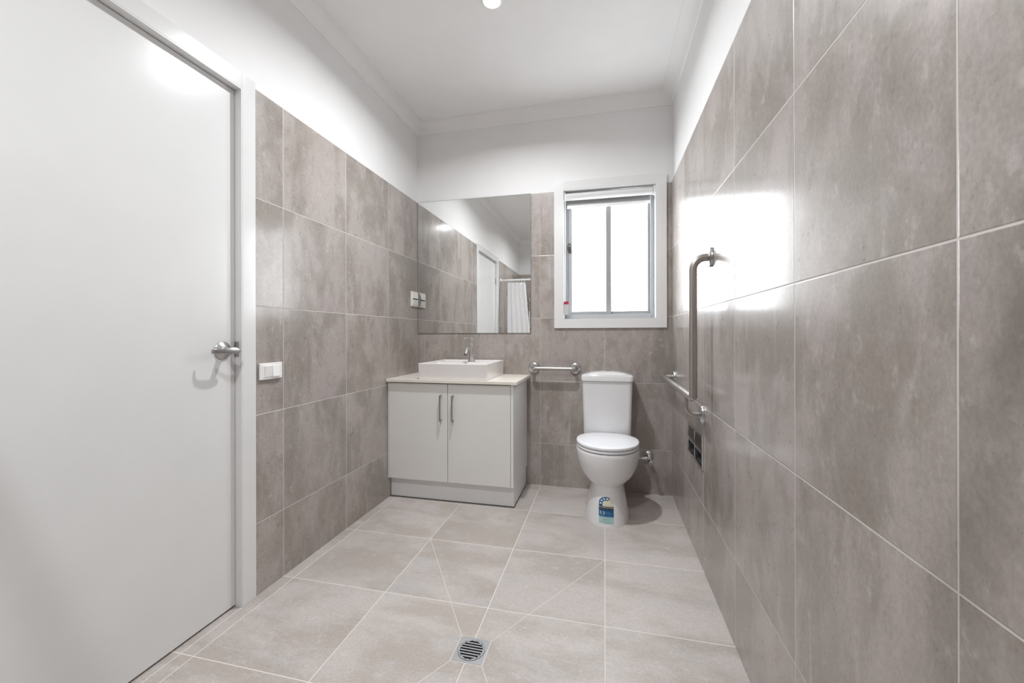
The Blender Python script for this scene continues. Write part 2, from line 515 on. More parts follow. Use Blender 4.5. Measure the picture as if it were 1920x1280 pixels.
# lever set
HY, HZ = -1.604, 1.022
bm = lathe(NB(), (-0.030, HY, HZ), (1, 0, 0), [(0, 0.034), (0.003, 0.0345), (0.0055, 0.0325), (0.010, 0.0255), (0.016, 0.0170), (0.023, 0.0115), (0.052, 0.0105), (0.056, 0.009)], 40)
rose = obj('door_handle', bm, 'satin', door, smooth=True, label='satin chrome round rose with flat lever')
def lever_bm():
    bm = NB(); rings = []
    path = [(-1.582, 0.030), (-1.590, 0.031), (-1.604, 0.032), (-1.620, 0.033), (-1.642, 0.032), (-1.662, 0.028), (-1.675, 0.020), (-1.681, 0.010)]
    wid = [0.005, 0.0105, 0.0125, 0.0125, 0.0112, 0.0100, 0.0092, 0.0085]
    for i, (y, x) in enumerate(path):
        a = path[max(i - 1, 0)]; b = path[min(i + 1, len(path) - 1)]
        t = Vector((b[1] - a[1], b[0] - a[0], 0)).normalized()
        nrm = Vector((t.y, -t.x, 0))
        w = wid[i]; th = 0.0035
        c = Vector((x, y, HZ))
        ring = []
        for q in range(12):
            an = 2 * PI * q / 12
            cs, sn = math.cos(an), math.sin(an)
            ring.append(c + nrm * th * math.copysign(abs(cs) ** 0.6, cs) + Vector((0, 0, 1)) * w * math.copysign(abs(sn) ** 0.5, sn))
        rings.append(ring)
    return rings_mesh(bm, rings)
obj('lever', lever_bm(), 'satin', rose, smooth=True)
bm = mbox(-0.052, -0.012, DY1 - t - 0.0015, DY1 - t, 0.995, 1.055)
sp = obj('strike_plate', bm, 'satin', door, bevel=0.001)
bm = lathe(NB(), (-0.020, DY1 - t - 0.001, 1.022), (0, -1, 0), [(0, 0.006), (0.004, 0.006), (0.006, 0.003), (0.0065, 0)], 16)
box(bm, -0.016, -0.011, DY1 - t - 0.006, DY1 - t - 0.001, 1.008, 1.036)
obj('latch_tongue', bm, 'satin', sp)
for hz in (0.25, 1.00, 1.80):
    bm = tube(NB(), [(-0.026, DY0 + t + 0.001, hz - 0.045), (-0.026, DY0 + t + 0.001, hz + 0.045)], 0.006, 14)
    obj('hinge', bm, 'satin', door, smooth=True)

# ------------------------------------------------------------------ window
win = struct(bpy.data.objects.new('window_1', None)); COL.objects.link(win)
win.location = ((WX0 + WX1) / 2, 0.0, WZ0)
bm = NB()
AX0, AX1, AZ0, AZ1 = 1.057, 1.812, 1.127, 2.164
ya, yb = -0.012, TT
box(bm, AX0, WX0, ya, yb, AZ0, AZ1); box(bm, WX1, AX1, ya, yb, AZ0, AZ1)
box(bm, WX0, WX1, ya, yb, AZ0, WZ0); box(bm, WX0, WX1, ya, yb, WZ1, AZ1)
obj('architrave', bm, 'gloss', win)
bm = NB(); t = 0.006
box(bm, WX0, WX0 + t, -0.011, 0.10, WZ0, WZ1); box(bm, WX1 - t, WX1, -0.011, 0.10, WZ0, WZ1)
box(bm, WX0 + t, WX1 - t, -0.011, 0.10, WZ0, WZ0 + t); box(bm, WX0 + t, WX1 - t, -0.011, 0.10, WZ1 - t, WZ1)
obj('reveal', bm, 'gloss', win, label='white window reveal lining')
IX0, IX1, IZ0, IZ1 = WX0 + t, WX1 - t, WZ0 + t, WZ1 - t
bm = NB()
box(bm, IX0, IX0 + 0.026, 0.072, 0.12, IZ0, IZ1); box(bm, IX1 - 0.024, IX1, 0.072, 0.12, IZ0, IZ1)
box(bm, IX0 + 0.026, IX1 - 0.024, 0.066, 0.12, IZ0, IZ0 + 0.034); box(bm, IX0 + 0.026, IX1 - 0.024, 0.072, 0.12, IZ1 - 0.03, IZ1)
obj('window_frame', bm, 'alu', win, bevel=0.0015)
def sash(x0, x1, wl_, wr_, y):
    bm = NB(); z0, z1 = IZ0 + 0.030, IZ1 - 0.03
    zb = 0.026
    box(bm, x0, x0 + wl_, y, y + 0.018, z0, z1); box(bm, x1 - wr_, x1, y, y + 0.018, z0, z1)
    box(bm, x0 + wl_, x1 - wr_, y, y + 0.018, z0, z0 + zb); box(bm, x0 + wl_, x1 - wr_, y, y + 0.018, z1 - 0.03, z1)
    s = obj('sash', bm, 'alu', win, bevel=0.0015)
    obj('pane', mbox(x0 + wl_ - 0.002, x1 - wr_ + 0.002, y + 0.008, y + 0.012, z0 + zb - 0.002, z1 - 0.028), 'pane', s, label='frosted glass pane lit by daylight')
    return s
s1 = sash(IX0 + 0.020, 1.452, 0.032, 0.037, 0.078)
sash(1.428, IX1 - 0.018, 0.025, 0.024, 0.099)
bm = NB()
lx, lz = IX0 + 0.035, 1.708
rings = []
for yy, s in ((0.0785, 1.0), (0.068, 1.0), (0.062, 0.7)):
    rings.append([Vector((lx + 0.016 * s * math.cos(a), yy, lz + 0.034 * s * math.sin(a))) for a in [2 * PI * i / 28 for i in range(28)]])
rings_mesh(bm, rings)
lt = obj('latch', bm, 'latch', win, smooth=True, label='dark oval sash latch')
obj('screw', lathe(NB(), (lx + 0.001, 0.0625, lz + 0.012), (0, -1, 0), [(0, 0.005), (0.002, 0.004), (0.0025, 0)], 14), 'screw', lt)

# ------------------------------------------------------------------ roller blind in the reveal
bl = thing('roller_blind', 'white roller blind rolled up at the top of the window', 'blind', ((WX0 + WX1) / 2, 0.036, 2.072))
bm = lathe(NB(), (IX0 + 0.012, 0.036, 2.066), (1, 0, 0), [(0, 0.026), (IX1 - IX0 - 0.026, 0.026)], 36)
obj('fabric_roll', bm, 'shade', bl, smooth=True)
obj('fabric_drop', mbox(IX0 + 0.022, IX1 - 0.030, 0.0595, 0.0605, 2.002, 2.062), 'alu', bl, label='blind fabric coloured grey for the shaded gap under the roll')  # shade of the dark gap put into the fabric colour
bm = NB(); rings = []
for xx in (IX0 + 0.020, IX1 - 0.028):
    rings.append([Vector((xx, 0.060 + 0.007 * math.cos(a), 2.000 + 0.0105 * math.sin(a))) for a in [2 * PI * i / 20 for i in range(20)]])
rings_mesh(bm, rings); obj('bottom_rail', bm, 'white_plastic', bl, smooth=True)
for xx in (IX0 + 0.0005, IX1 - 0.0105):
    bm = mbox(xx, xx + 0.010, 0.010, 0.062, 2.040, 2.098)
    obj('bracket', bm, 'white_plastic', bl, bevel=0.002)
bm = NB()
for cxx, cy in ((IX0 + 0.010, 0.012), (IX0 + 0.010, 0.022)):
    tube(bm, [(cxx, cy, 2.07), (cxx, cy, 1.255)], 0.0016, 8)
for i in range(12):
    lathe(bm, (IX0 + 0.010, 0.017, 1.335 - i * 0.006), (0, 0, 1), [(-0.002, 0.001), (0, 0.003), (0.002, 0.001)], 8)
obj('cord', bm, 'white_plastic', bl, smooth=True)
tg = obj('safety_tag', mbox(WX0 + 0.0065, WX0 + 0.039, 0.002, 0.0035, 1.222, 1.298), 'tag_clear', bl, bevel=0.0005, label='clear safety tag with red top edge on the blind cord')
bm = NB(); R0, R1 = [], []
for yy in (0.001, 0.0045):
    ring = [Vector((WX0 + 0.0055, yy, 1.296)), Vector((WX0 + 0.040, yy, 1.296)), Vector((WX0 + 0.040, yy, 1.309)), Vector((WX0 + 0.034, yy, 1.316)), Vector((WX0 + 0.012, yy, 1.316)), Vector((WX0 + 0.0055, yy, 1.309))]
    R0.append(ring)
rings_mesh(bm, R0); obj('tag_header', bm, 'tag_red', tg)

# ------------------------------------------------------------------ mirror
MX0, MX1, MZ0, MZ1 = 0.0015, 0.888, 1.092, 2.101
mr = obj('wall_mirror', mbox(MX0, MX1, -0.0055, -0.0006, MZ0, MZ1), 'mirror_edge', origin=(0.444, 0, MZ0))
tag(mr, 'frameless rectangular wall mirror above the vanity', 'mirror')
bm = NB(); e = 0.0022
vs = [bm.verts.new(p) for p in ((MX0 + e, -0.0058, MZ0 + e), (MX1 - e, -0.0058, MZ0 + e), (MX1 - e, -0.0058, MZ1 - e), (MX0 + e, -0.0058, MZ1 - e))]
bm.faces.new(vs); obj('mirror_glass', bm, 'mirror', mr)

# ------------------------------------------------------------------ vanity
CBT, CBB, CFY, CRX = 0.772, 0.137, -0.452, 0.857
vn = thing('vanity_cabinet', 'pale grey two-door vanity cabinet under the stone countertop', 'cabinet', (0.43, -0.23, 0))
bm = NB()
box(bm, 0.003, 0.010, CFY, -0.004, CBB, CBT)
box(bm, CRX - 0.016, CRX, CFY - 0.001, -0.004, CBB, CBT)
box(bm, 0.010, CRX - 0.016, CFY + 0.02, -0.004, CBB, CBB + 0.016)
box(bm, 0.010, CRX - 0.016, -0.02, -0.004, CBB + 0.016, CBT)
box(bm, 0.010, CRX - 0.016, CFY + 0.02, -0.02, CBT - 0.04, CBT - 0.024)
obj('carcass', bm, 'cab_lit', vn, bevel=0.0008, segs=1)
bm = mbox(0.003, CRX - 0.006, CFY + 0.042, -0.012, 0.0015, CBB)
obj('kickboard', bm, 'cab_lit', vn, bevel=0.001, segs=1)
obj('kick_seal', mbox(0.003, CRX - 0.004, CFY + 0.040, -0.011, 0.0003, 0.0045), 'rubber', vn, label='dark sealing strip along the foot of the kickboard')
for (dx0, dx1, hx) in ((0.0125, 0.4255, 0.383), (0.4290, 0.8390, 0.4645)):
    d = obj('door', mbox(dx0, dx1, CFY - 0.002, CFY + 0.016, CBB + 0.001, CBT - 0.006), 'cab', vn, bevel=0.001)
    bm = NB()
    box(bm, hx - 0.0045, hx + 0.0045, CFY - 0.030, CFY - 0.025, 0.530, 0.696)
    box(bm, hx - 0.0045, hx + 0.0045, CFY - 0.025, CFY - 0.002, 0.530, 0.538)
    box(bm, hx - 0.0045, hx + 0.0045, CFY - 0.025, CFY - 0.002, 0.688, 0.696)
    obj('handle', bm, 'handle', d, bevel=0.0012)
ct = obj('countertop', mbox(0.002, 0.883, -0.472, -0.0015, CBT + 0.0005, 0.7925), 'counter', origin=(0.44, -0.23, CBT), bevel=0.0015)
tag(ct, 'cream stone countertop slab on the vanity cabinet', 'countertop')

# vessel basin
BX0, BX1, BY0, BY1, BZ0, BZ1 = 0.223, 0.690, -0.457, -0.020, 0.793, 0.897
bm = NB()
def sq(x0, x1, y0, y1, z): return [bm.verts.new(p) for p in ((x0, y0, z), (x1, y0, z), (x1, y1, z), (x0, y1, z))]
def skin(A, B):
    for i in range(4):
        j = (i + 1) % 4; bm.faces.new((A[i], A[j], B[j], B[i]))
r0 = sq(BX0 + 0.004, BX1 - 0.004, BY0 + 0.006, BY1 - 0.003, BZ0)
r1 = sq(BX0, BX1, BY0, BY1, BZ1)
w = 0.011
r2 = sq(BX0 + w, BX1 - w, BY0 + w, BY1 - w, BZ1)
r3 = sq(BX0 + w, BX1 - w, BY0 + w, BY1 - w, BZ1 - 0.009)
LED = BY1 - 0.135
a = bm.verts.new((BX0 + w, LED, BZ1 - 0.009)); b_ = bm.verts.new((BX1 - w, LED, BZ1 - 0.009))
bm.faces.new(r0); skin(r0, r1); skin(r1, r2)
bm.faces.new((r2[0], r2[1], r3[1], r3[0])); bm.faces.new((r2[2], r2[3], r3[3], r3[2]))
bm.faces.new((r2[1], r2[2], r3[2], b_, r3[1])); bm.faces.new((r2[3], r2[0], r3[0], a, r3[3]))
bm.faces.new((a, b_, r3[2], r3[3]))
c0 = [r3[0], r3[1], b_, a]
c1 = sq(BX0 + w + 0.02, BX1 - w - 0.02, BY0 + w + 0.02, LED - 0.02, BZ0 + 0.016)
skin(c0, c1); bm.faces.new(c1)
bs = thing('vessel_basin', 'white square-edged ceramic basin standing on the vanity countertop', 'basin', ((BX0 + BX1) / 2, -0.24, BZ0))
obj('bowl', bm, 'basin', bs, bevel=0.0045, segs=3)
obj('waste_plug', lathe(NB(), (0.456, -0.31, BZ0 + 0.0165), (0, 0, 1), [(0, 0.031), (0.003, 0.030), (0.005, 0.02), (0.006, 0)], 28), 'chrome', bs, smooth=True)

# mixer tap
TX, TY, TZ = 0.467, -0.100, BZ1 - 0.0085
tp = thing('mixer_tap', 'chrome single-lever mixer tap at the back of the basin', 'tap', (TX, TY, TZ))
bm = lathe(NB(), (TX, TY, TZ), (0, 0, 1), [(0, 0.026), (0.004, 0.0255), (0.010, 0.0235), (0.030, 0.0185), (0.055, 0.0150), (0.08, 0.0140), (0.128, 0.0140), (0.131, 0.0130)], 36)
body = obj('tap_body', bm, 'chrome', tp, smooth=True)
bm = tube(NB(), fillet([(TX, TY - 0.012, TZ + 0.088), (TX, TY - 0.100, TZ + 0.098), (TX, TY - 0.132, TZ + 0.058)], 0.022, 8), 0.0105, 20)
obj('spout', bm, 'chrome', tp, smooth=True)
obj('aerator', lathe(NB(), (TX, TY - 0.1315, TZ + 0.0585), (0, -0.62, -0.78), [(0, 0.0095), (0.003, 0.0095), (0.003, 0.007), (0.001, 0)], 20), 'rubber', tp)
bm = lathe(NB(), (TX, TY, TZ + 0.132), (0, 0, 1), [(0, 0.0140), (0.036, 0.0140), (0.040, 0.0125), (0.041, 0)], 32)
hd = obj('tap_cap', bm, 'chrome', tp, smooth=True)
bm = tube(NB(), [(TX, TY - 0.010, TZ + 0.163), (TX, TY - 0.075, TZ + 0.166), (TX, TY - 0.135, TZ + 0.170)], [0.0058, 0.0052, 0.0045], 12)
obj('lever', bm, 'chrome', hd, smooth=True)

# ------------------------------------------------------------------ toilet
TCX = 1.4205
tl = thing('toilet', 'white close-coupled toilet with closed lid under the window', 'toilet', (TCX, -0.3, 0))
# (z, half width, y of widest, front reach, back reach, exponent front, exponent back)
PR = [(0.000, 0.1275, -0.330, 0.226, 0.21, 2.3, 3.5), (0.012, 0.1265, -0.330, 0.2245, 0.21, 2.3, 3.5),
      (0.050, 0.121, -0.330, 0.216, 0.21, 2.3, 3.5), (0.100, 0.112, -0.330, 0.203, 0.21, 2.3, 3.5),
      (0.150, 0.102, -0.330, 0.189, 0.21, 2.2, 3.5), (0.185, 0.096, -0.330, 0.178, 0.21, 2.2, 3.5),
      (0.200, 0.098, -0.332, 0.175, 0.208, 2.1, 3.5), (0.211, 0.108, -0.334, 0.178, 0.206, 2.1, 3.5),
      (0.226, 0.128, -0.336, 0.186, 0.203, 2.1, 3.4), (0.248, 0.147, -0.338, 0.195, 0.198, 2.1, 3.2),
      (0.275, 0.163, -0.341, 0.203, 0.190, 2.05, 3.0), (0.310, 0.177, -0.344, 0.209, 0.182, 2.05, 2.8),
      (0.350, 0.185, -0.347, 0.212, 0.175, 2.05, 2.6),
      (0.385, 0.1875, -0.348, 0.212, 0.172, 2.05, 2.5), (0.398, 0.1865, -0.348, 0.211, 0.171, 2.05, 2.5),
      (0.404, 0.182, -0.348, 0.207, 0.168, 2.05, 2.5)]
def pring(row, n=56, grow=0.0):
    z, w, yc, fr, bk, ef, eb = row
    out = []
    for i in range(n):
        a = 2 * PI * i / n
        cs, sn = math.cos(a), math.sin(a)
        if sn <= 0: x = math.copysign(abs(cs) ** (2 / ef), cs) * (w + grow); y = -abs(sn) ** (2 / ef) * (fr + grow)
        else: x = math.copysign(abs(cs) ** (2 / eb), cs) * (w + grow); y = abs(sn) ** (2 / eb) * (bk + grow)
        out.append(Vector((TCX + x, yc + y, z)))
    return out
bm = NB(); rings_mesh(bm, [pring(r) for r in PR])
box(bm, TCX - 0.13, TCX + 0.13, -0.26, -0.012, 0.30, 0.398)
box(bm, TCX - 0.085, TCX + 0.085, -0.20, -0.012, 0.03, 0.31)
obj('pan', bm, 'ceramic', tl, smooth=True)
for sx in (-1, 1):
    obj('floor_bolt_cap', lathe(NB(), (TCX + sx * 0.104, -0.30, 0.088), (sx, -0.2, 0.1), [(-0.003, 0.006), (0.005, 0.006), (0.008, 0.003), (0.0085, 0)], 14), 'rubber', tl, label='small dark fixing cap on the side of the pan')
def slab(z0, z1, w, fr, bk, hole=False, crown=0.0):
    rows = []
    r = 0.005
    prof = [(z0, -r * 0.8), (z0 + r * 0.5, -0.001), (z0 + r, 0), (z1 - r, 0), (z1 - r * 0.4, -0.0015), (z1, -r)]
    if crown: prof += [(z1 + crown * 0.5, -0.03), (z1 + crown * 0.85, -0.08), (z1 + crown, -0.13)]
    for z, g in prof:
        rows.append(pring((z, w, -0.352, fr, bk, 2.05, 2.35), grow=g))
    return rings_mesh(NB(), rows)
obj('seat', slab(0.4085, 0.4225, 0.1835, 0.207, 0.166), 'seat', tl, smooth=True)
obj('seat_lid', slab(0.4275, 0.4455, 0.1850, 0.209, 0.166, crown=0.004), 'seat', tl, smooth=True)
for sx in (-1, 1):
    obj('seat_hinge', tube(NB(), [(TCX + sx * 0.085 - 0.02, -0.197, 0.420), (TCX + sx * 0.085 + 0.02, -0.197, 0.420)], 0.010, 14), 'seat', tl, smooth=True)
# cistern
rows = []
for z, w, yf in ((0.392, 0.140, -0.165), (0.402, 0.149, -0.172), (0.44, 0.1515, -0.176), (0.60, 0.1560, -0.180), (0.775, 0.1605, -0.184)):
    rows.append(rrect(TCX - w, TCX + w, yf, -0.012, 0.026, z))
obj('cistern', rings_mesh(NB(), rows), 'ceramic', tl, smooth=True)
rows = []
w, yf = 0.1665, -0.192
def lidring(w, yf, r, z, dome=0.0):
    ring = rrect(TCX - w, TCX + w, yf, -0.008, r, z, 6)
    return ring
for z, g in ((0.7765, -0.004), (0.778, 0.0), (0.806, 0.0), (0.812, -0.002)):
    rows.append(rrect(TCX - w - g, TCX + w + g, yf - g, -0.008, 0.028, z))
bm = rings_mesh(NB(), rows, cap1=False)
# gently domed top as a grid stitched onto the last ring
top = rrect(TCX - w + 0.002, TCX + w - 0.002, yf + 0.002, -0.008, 0.028, 0.812)
prev = [v for v in bm.verts if abs(v.co.z - 0.812) < 1e-6]
cen = Vector((TCX, (yf - 0.008) / 2, 0))
def domez(p):
    return 0.812 + 0.026 * max(0, 1 - ((p.x - TCX) / (w - 0.002)) ** 2) ** 0.9
last = prev
for s in (0.97, 0.85, 0.65, 0.45, 0.25):
    new = []
    for p in top:
        q = cen + (Vector((p.x, p.y, 0)) - cen) * s
        q.z = domez(q) if s < 0.95 else 0.812 + (domez(q) - 0.812) * 0.9
        new.append(bm.verts.new(q))
    n = len(new)
    for i in range(n):
        j = (i + 1) % n; bm.faces.new((last[i], last[j], new[j], new[i]))
    last = new
cc = bm.verts.new((cen.x, cen.y, domez(cen)))
for i in range(len(last)): bm.faces.new((last[i], last[(i + 1) % len(last)], cc))
clid = obj('cistern_lid', bm, 'ceramic', tl, smooth=True)
for sx in (-1, 1):
    bm = NB(); out = []
    for zz in (0.834, 0.842):
        ring = [Vector((TCX + sx * 0.0015, -0.088 - 0.022, zz))]
        for k in range(13):
            a = -PI / 2 + PI * k / 12
            ring.append(Vector((TCX + sx * (0.0015 + 0.021 * math.cos(a)), -0.088 + 0.022 * math.sin(a), zz)))
        out.append(ring)
    rings_mesh(bm, out)
    bmesh.ops.remove_doubles(bm, verts=bm.verts, dist=1e-5)
    obj('flush_button', bm, 'chrome', clid, label='chrome half-round flush button')

# rating sticker wrapped round the front of the pedestal
def prow(z):
    for A, B in zip(PR, PR[1:]):
        if A[0] <= z <= B[0]:
            q = (z - A[0]) / (B[0] - A[0]); return [A[i] * (1 - q) + B[i] * q for i in range(7)]
def on_pan(x, z, off):
    r = prow(z); u = min(abs(x) / r[1], 0.999)
    y = r[2] - r[3] * (1 - u ** r[5]) ** (1 / r[5])
    # local outward direction (mostly -y)
    return Vector((TCX + x, y - off, z))
LX, LZ, LH, LW = -0.008, 0.022, 0.141, 0.082     # sticker centre x, bottom z, height, width (before slope)
def wrap(bm, off):
    for v in bm.verts:
        x, z = v.co.x, v.co.z
        v.co = on_pan(LX + x, LZ + z, off + v.co.y)
    return bm
def patch(poly, nx=8):
    """filled outline (x, z in sticker space), cut up finely enough to bend"""
    bm = NB(); vs = [bm.verts.new((x, 0, z)) for x, z in poly]; bm.faces.new(vs)
    for k in range(-12, 13):
        g = bm.verts[:] + bm.edges[:] + bm.faces[:]
        bmesh.ops.bisect_plane(bm, geom=g, plane_co=(k * 0.0035, 0, 0), plane_no=(1, 0, 0))
    for k in range(1, 36):
        g = bm.verts[:] + bm.edges[:] + bm.faces[:]
        bmesh.ops.bisect_plane(bm, geom=g, plane_co=(0, 0, k * 0.004), plane_no=(0, 0, 1))
    return bm
hw = LW / 2
arch = [(-hw, 0), (hw, 0), (hw, 0.100)] + [(hw * math.cos(a), 0.100 + 0.0355 * math.sin(a)) for a in [PI * k / 24 for k in range(1, 24)]] + [(-hw, 0.100)]
def rect(x0, x1, z0, z1): return [(x0, z0), (x1, z0), (x1, z1), (x0, z1)]
st = obj('rating_sticker', wrap(patch(arch), 0.0007), 'labelcream', tl, label='blue and teal star rating sticker on the front of the pedestal')
def band(a0, a1, ro, ri, n=20):
    zo, zi = ro * 0.0355 / hw, ri * 0.0355 / hw
    p = [(ro * math.cos(a0 + (a1 - a0) * k / n), 0.100 + zo * math.sin(a0 + (a1 - a0) * k / n)) for k in range(n + 1)]
    p += [(ri * math.cos(a1 - (a1 - a0) * k / n), 0.100 + zi * math.sin(a1 - (a1 - a0) * k / n)) for k in range(n + 1)]
    return p
def bandmesh(a0, a1, ro, ri, n=26):
    bm = NB(); k1 = 0.0355 / hw; A = []
    for k in range(n + 1):
        a = a0 + (a1 - a0) * k / n
        A.append([bm.verts.new((r * math.cos(a), 0, 0.100 + r * k1 * math.sin(a))) for r in (ri, ri * .67 + ro * .33, ri * .33 + ro * .67, ro)])
    for p, q in zip(A, A[1:]):
        for i in range(3): bm.faces.new((p[i], q[i], q[i + 1], p[i + 1]))
    return bm
bm = bandmesh(math.radians(63), PI, hw * 0.985, hw * 0.50)
g = patch(rect(-hw * 0.985, -hw * 0.50, 0.086, 0.100))
tmp = bpy.data.meshes.new('t'); g.to_mesh(tmp); bm.from_mesh(tmp); bpy.data.meshes.remove(tmp)
obj('star_band', wrap(bm, 0.0011), 'navy', st)
obj('dark_band', wrap(patch(rect(-hw, hw, 0.068, 0.087)), 0.0013), 'labelblack', st)
obj('blue_band', wrap(patch(rect(-hw, hw, 0.0345, 0.068)), 0.0012), 'navy', st)
obj('teal_band', wrap(patch(rect(-hw, hw, 0.0, 0.0345)), 0.0011), 'teal', st)
def star(cx, cz, r):
    p = []
    for k in range(10):
        a = PI / 2 + k * PI / 5; rr = r if k % 2 == 0 else r * 0.45
        p.append((cx + rr * math.cos(a), cz + rr * 1.1 * math.sin(a)))
    return p
bm = NB()
for deg in (178, 145, 112, 80):
    a = math.radians(deg); r = hw * 0.75
    p = star(r * math.cos(a), 0.100 + r * 0.0355 / hw * math.sin(a), 0.0060)
    bm.faces.new([bm.verts.new((x, 0, z)) for x, z in p])
bmesh.ops.triangulate(bm, faces=bm.faces)
obj('rating_star', wrap(bm, 0.0017), 'labelwhite', st)
bm = NB()
for deg in (50, 17):
    a = math.radians(deg); r = hw * 0.75
    p = star(r * math.cos(a), 0.100 + r * 0.0355 / hw * math.sin(a), 0.0048)
    q = [(r * math.cos(a) + (x - r * math.cos(a)) * .6, 0.100 + r * 0.0355 / hw * math.sin(a) + (z - 0.100 - r * 0.0355 / hw * math.sin(a)) * .6) for x, z in p]
    P1 = [bm.verts.new((x, 0, z)) for x, z in p]; Q1 = [bm.verts.new((x, 0, z)) for x, z in q]
    for i in range(10): bm.faces.new((P1[i], P1[(i + 1) % 10], Q1[(i + 1) % 10], Q1[i]))
obj('empty_star', wrap(bm, 0.0015), 'alu', st)
def text_bm(s, size, x, z, stretch=1.0, center=True):
    cu = bpy.data.curves.new('txt', 'FONT'); cu.body = s; cu.size = size
    cu.align_x = 'CENTER' if center else 'LEFT'; cu.resolution_u = 3
    to = bpy.data.objects.new('txt', cu); COL.objects.link(to)
    bpy.context.view_layer.update()
    me = bpy.data.meshes.new_from_object(to.evaluated_get(bpy.context.evaluated_depsgraph_get()))
    bpy.data.objects.remove(to); bpy.data.curves.remove(cu)
    bm = NB(); bm.from_mesh(me); bpy.data.meshes.remove(me)
    for v in bm.verts: v.co = Vector((x + v.co.x * stretch * 1.3, 0, z + v.co.y))
    bmesh.ops.triangulate(bm, faces=bm.faces)
    return bm
def text(s, size, x, z, mat, off=0.0019, stretch=1.0, center=True):
    obj('print', wrap(text_bm(s, size, x, z, stretch, center), off), mat, st)
text('WATER RATING', 0.0085, 0, 0.0785, 'labelwhite')
text('The more stars the more water efficient', 0.0044, 0, 0.0715, 'labelmid')
text('3.3', 0.0215, -hw * 0.93, 0.0465, 'labelwhite', center=False, stretch=0.9)
text('litres per', 0.0060, -0.004, 0.0570, 'labelmid', center=False)
text('average flush', 0.0060, -0.004, 0.0500, 'labelmid', center=False)
text('4.5 full flush   3 half flush', 0.0050, 0, 0.0390, 'labelmid')
text('When tested in accordance with', 0.0042, 0, 0.0295, 'labeldark')
text('Licence No.', 0.0068, 0, 0.0185, 'labeldark')
text('www.waterrating.gov.au', 0.0046, 0, 0.0075, 'labeldark')

# stop valve and supply hose
VX, VZ = 1.694, 0.262
vv = thing('stop_valve', 'small chrome stop valve on the back wall right of the toilet', 'valve', (VX, -0.001, VZ))
bm = lathe(NB(), (VX, -0.0008, VZ), (0, -1, 0), [(0, 0.032), (0.003, 0.0315), (0.007, 0.026), (0.012, 0.016), (0.013, 0.012)], 32)
obj('wall_flange', bm, 'chrome', vv, smooth=True)
bm = lathe(NB(), (VX, -0.010, VZ), (0, -1, 0), [(0, 0.011), (0.035, 0.011), (0.037, 0.014), (0.052, 0.014), (0.055, 0.009)], 24)
tube(bm, [(VX - 0.006, -0.048, VZ - 0.004), (VX - 0.044, -0.048, VZ - 0.010)], 0.009, 16)
tube(bm, [(VX, -0.047, VZ), (VX + 0.004, -0.072, VZ - 0.020)], 0.0085, 16)
obj('valve_body', bm, 'chrome', vv, smooth=True)
bm = lathe(NB(), (VX + 0.004, -0.072, VZ - 0.020), (0.10, -0.85, -0.40), [(0, 0.012), (0.003, 0.0165), (0.018, 0.0165), (0.021, 0.014)], 28)
kn = obj('knob', bm, 'chrome', vv, smooth=True)
ax_ = Vector((0.10, -0.85, -0.40)).normalized(); kc = Vector((VX + 0.004, -0.072, VZ - 0.020)) + ax_ * 0.0212
obj('cap_ring', lathe(NB(), kc, ax_, [(0, 0.0135), (0.0012, 0.013)], 24), 'bluecap', kn)
obj('cap_dot', lathe(NB(), kc + ax_ * 0.0013, ax_, [(0, 0.0045), (0.0008, 0.004)], 16), 'capdot', kn)
bm = tube(NB(), fillet([(VX - 0.045, -0.048, VZ - 0.010), (VX - 0.075, -0.048, VZ - 0.014), (1.598, -0.05, VZ + 0.03), (1.572, -0.05, 0.395)], 0.02, 6), 0.0055, 12)
obj('supply_hose', bm, 'braid', vv, smooth=True)

# ------------------------------------------------------------------ grab rails
def flange(parent, c, axis, r=0.041):
    bm = lathe(NB(), c, axis, [(0.0, r), (0.004, r), (0.010, r * 0.93), (0.014, r * 0.72), (0.0155, r * 0.45)], 40)
    return obj('flange', bm, 'satin', parent, smooth=True)
RX = 1.771
gr = thing('grab_rail', 'long angled brushed steel grab rail on the right tiled wall', 'grab rail', (W, -1.03, 0.808), 'steel grab rails')
GY, GT, GB = -1.030, 1.404, 0.808
bm = tube(NB(), fillet([(W - 0.004, GY, GT), (RX, GY, GT), (RX, GY, GB + 0.002)], 0.05, 12) , 0.016, 24)
obj('upright_bar', bm, 'rail_z', gr, smooth=True)
bm = tube(NB(), fillet([(RX, GY, GB + 0.05), (RX, GY, GB), (RX, -0.105, GB), (W - 0.004, -0.105, GB)], [0.028, 0.022], 12), 0.016, 24)
obj('long_bar', bm, 'rail_y', gr, smooth=True)
bm = tube(NB(), fillet([(RX, -0.875, GB - 0.006), (RX, -0.875, 0.712), (W - 0.004, -0.875, 0.712)], 0.038, 10), 0.0095, 18)
obj('support_arm', bm, 'rail_z', gr, smooth=True)
flange(gr, (W, GY, GT), (-1, 0, 0)); flange(gr, (W, -0.105, GB), (-1, 0, 0)); flange(gr, (W, -0.875, 0.712), (-1, 0, 0))
g2 = thing('grab_rail', 'short horizontal steel grab rail on the back wall between vanity and toilet', 'grab rail', (1.055, 0, 0.843), 'steel grab rails')
bm = tube(NB(), fillet([(0.908, -0.003, 0.843), (0.908, -0.066, 0.843), (1.203, -0.066, 0.843), (1.203, -0.003, 0.843)], 0.022, 10), 0.0125, 22)
obj('bar', bm, 'rail_x', g2, smooth=True)
flange(g2, (0.908, 0, 0.843), (0, -1, 0), 0.041); flange(g2, (1.203, 0, 0.843), (0, -1, 0), 0.041)

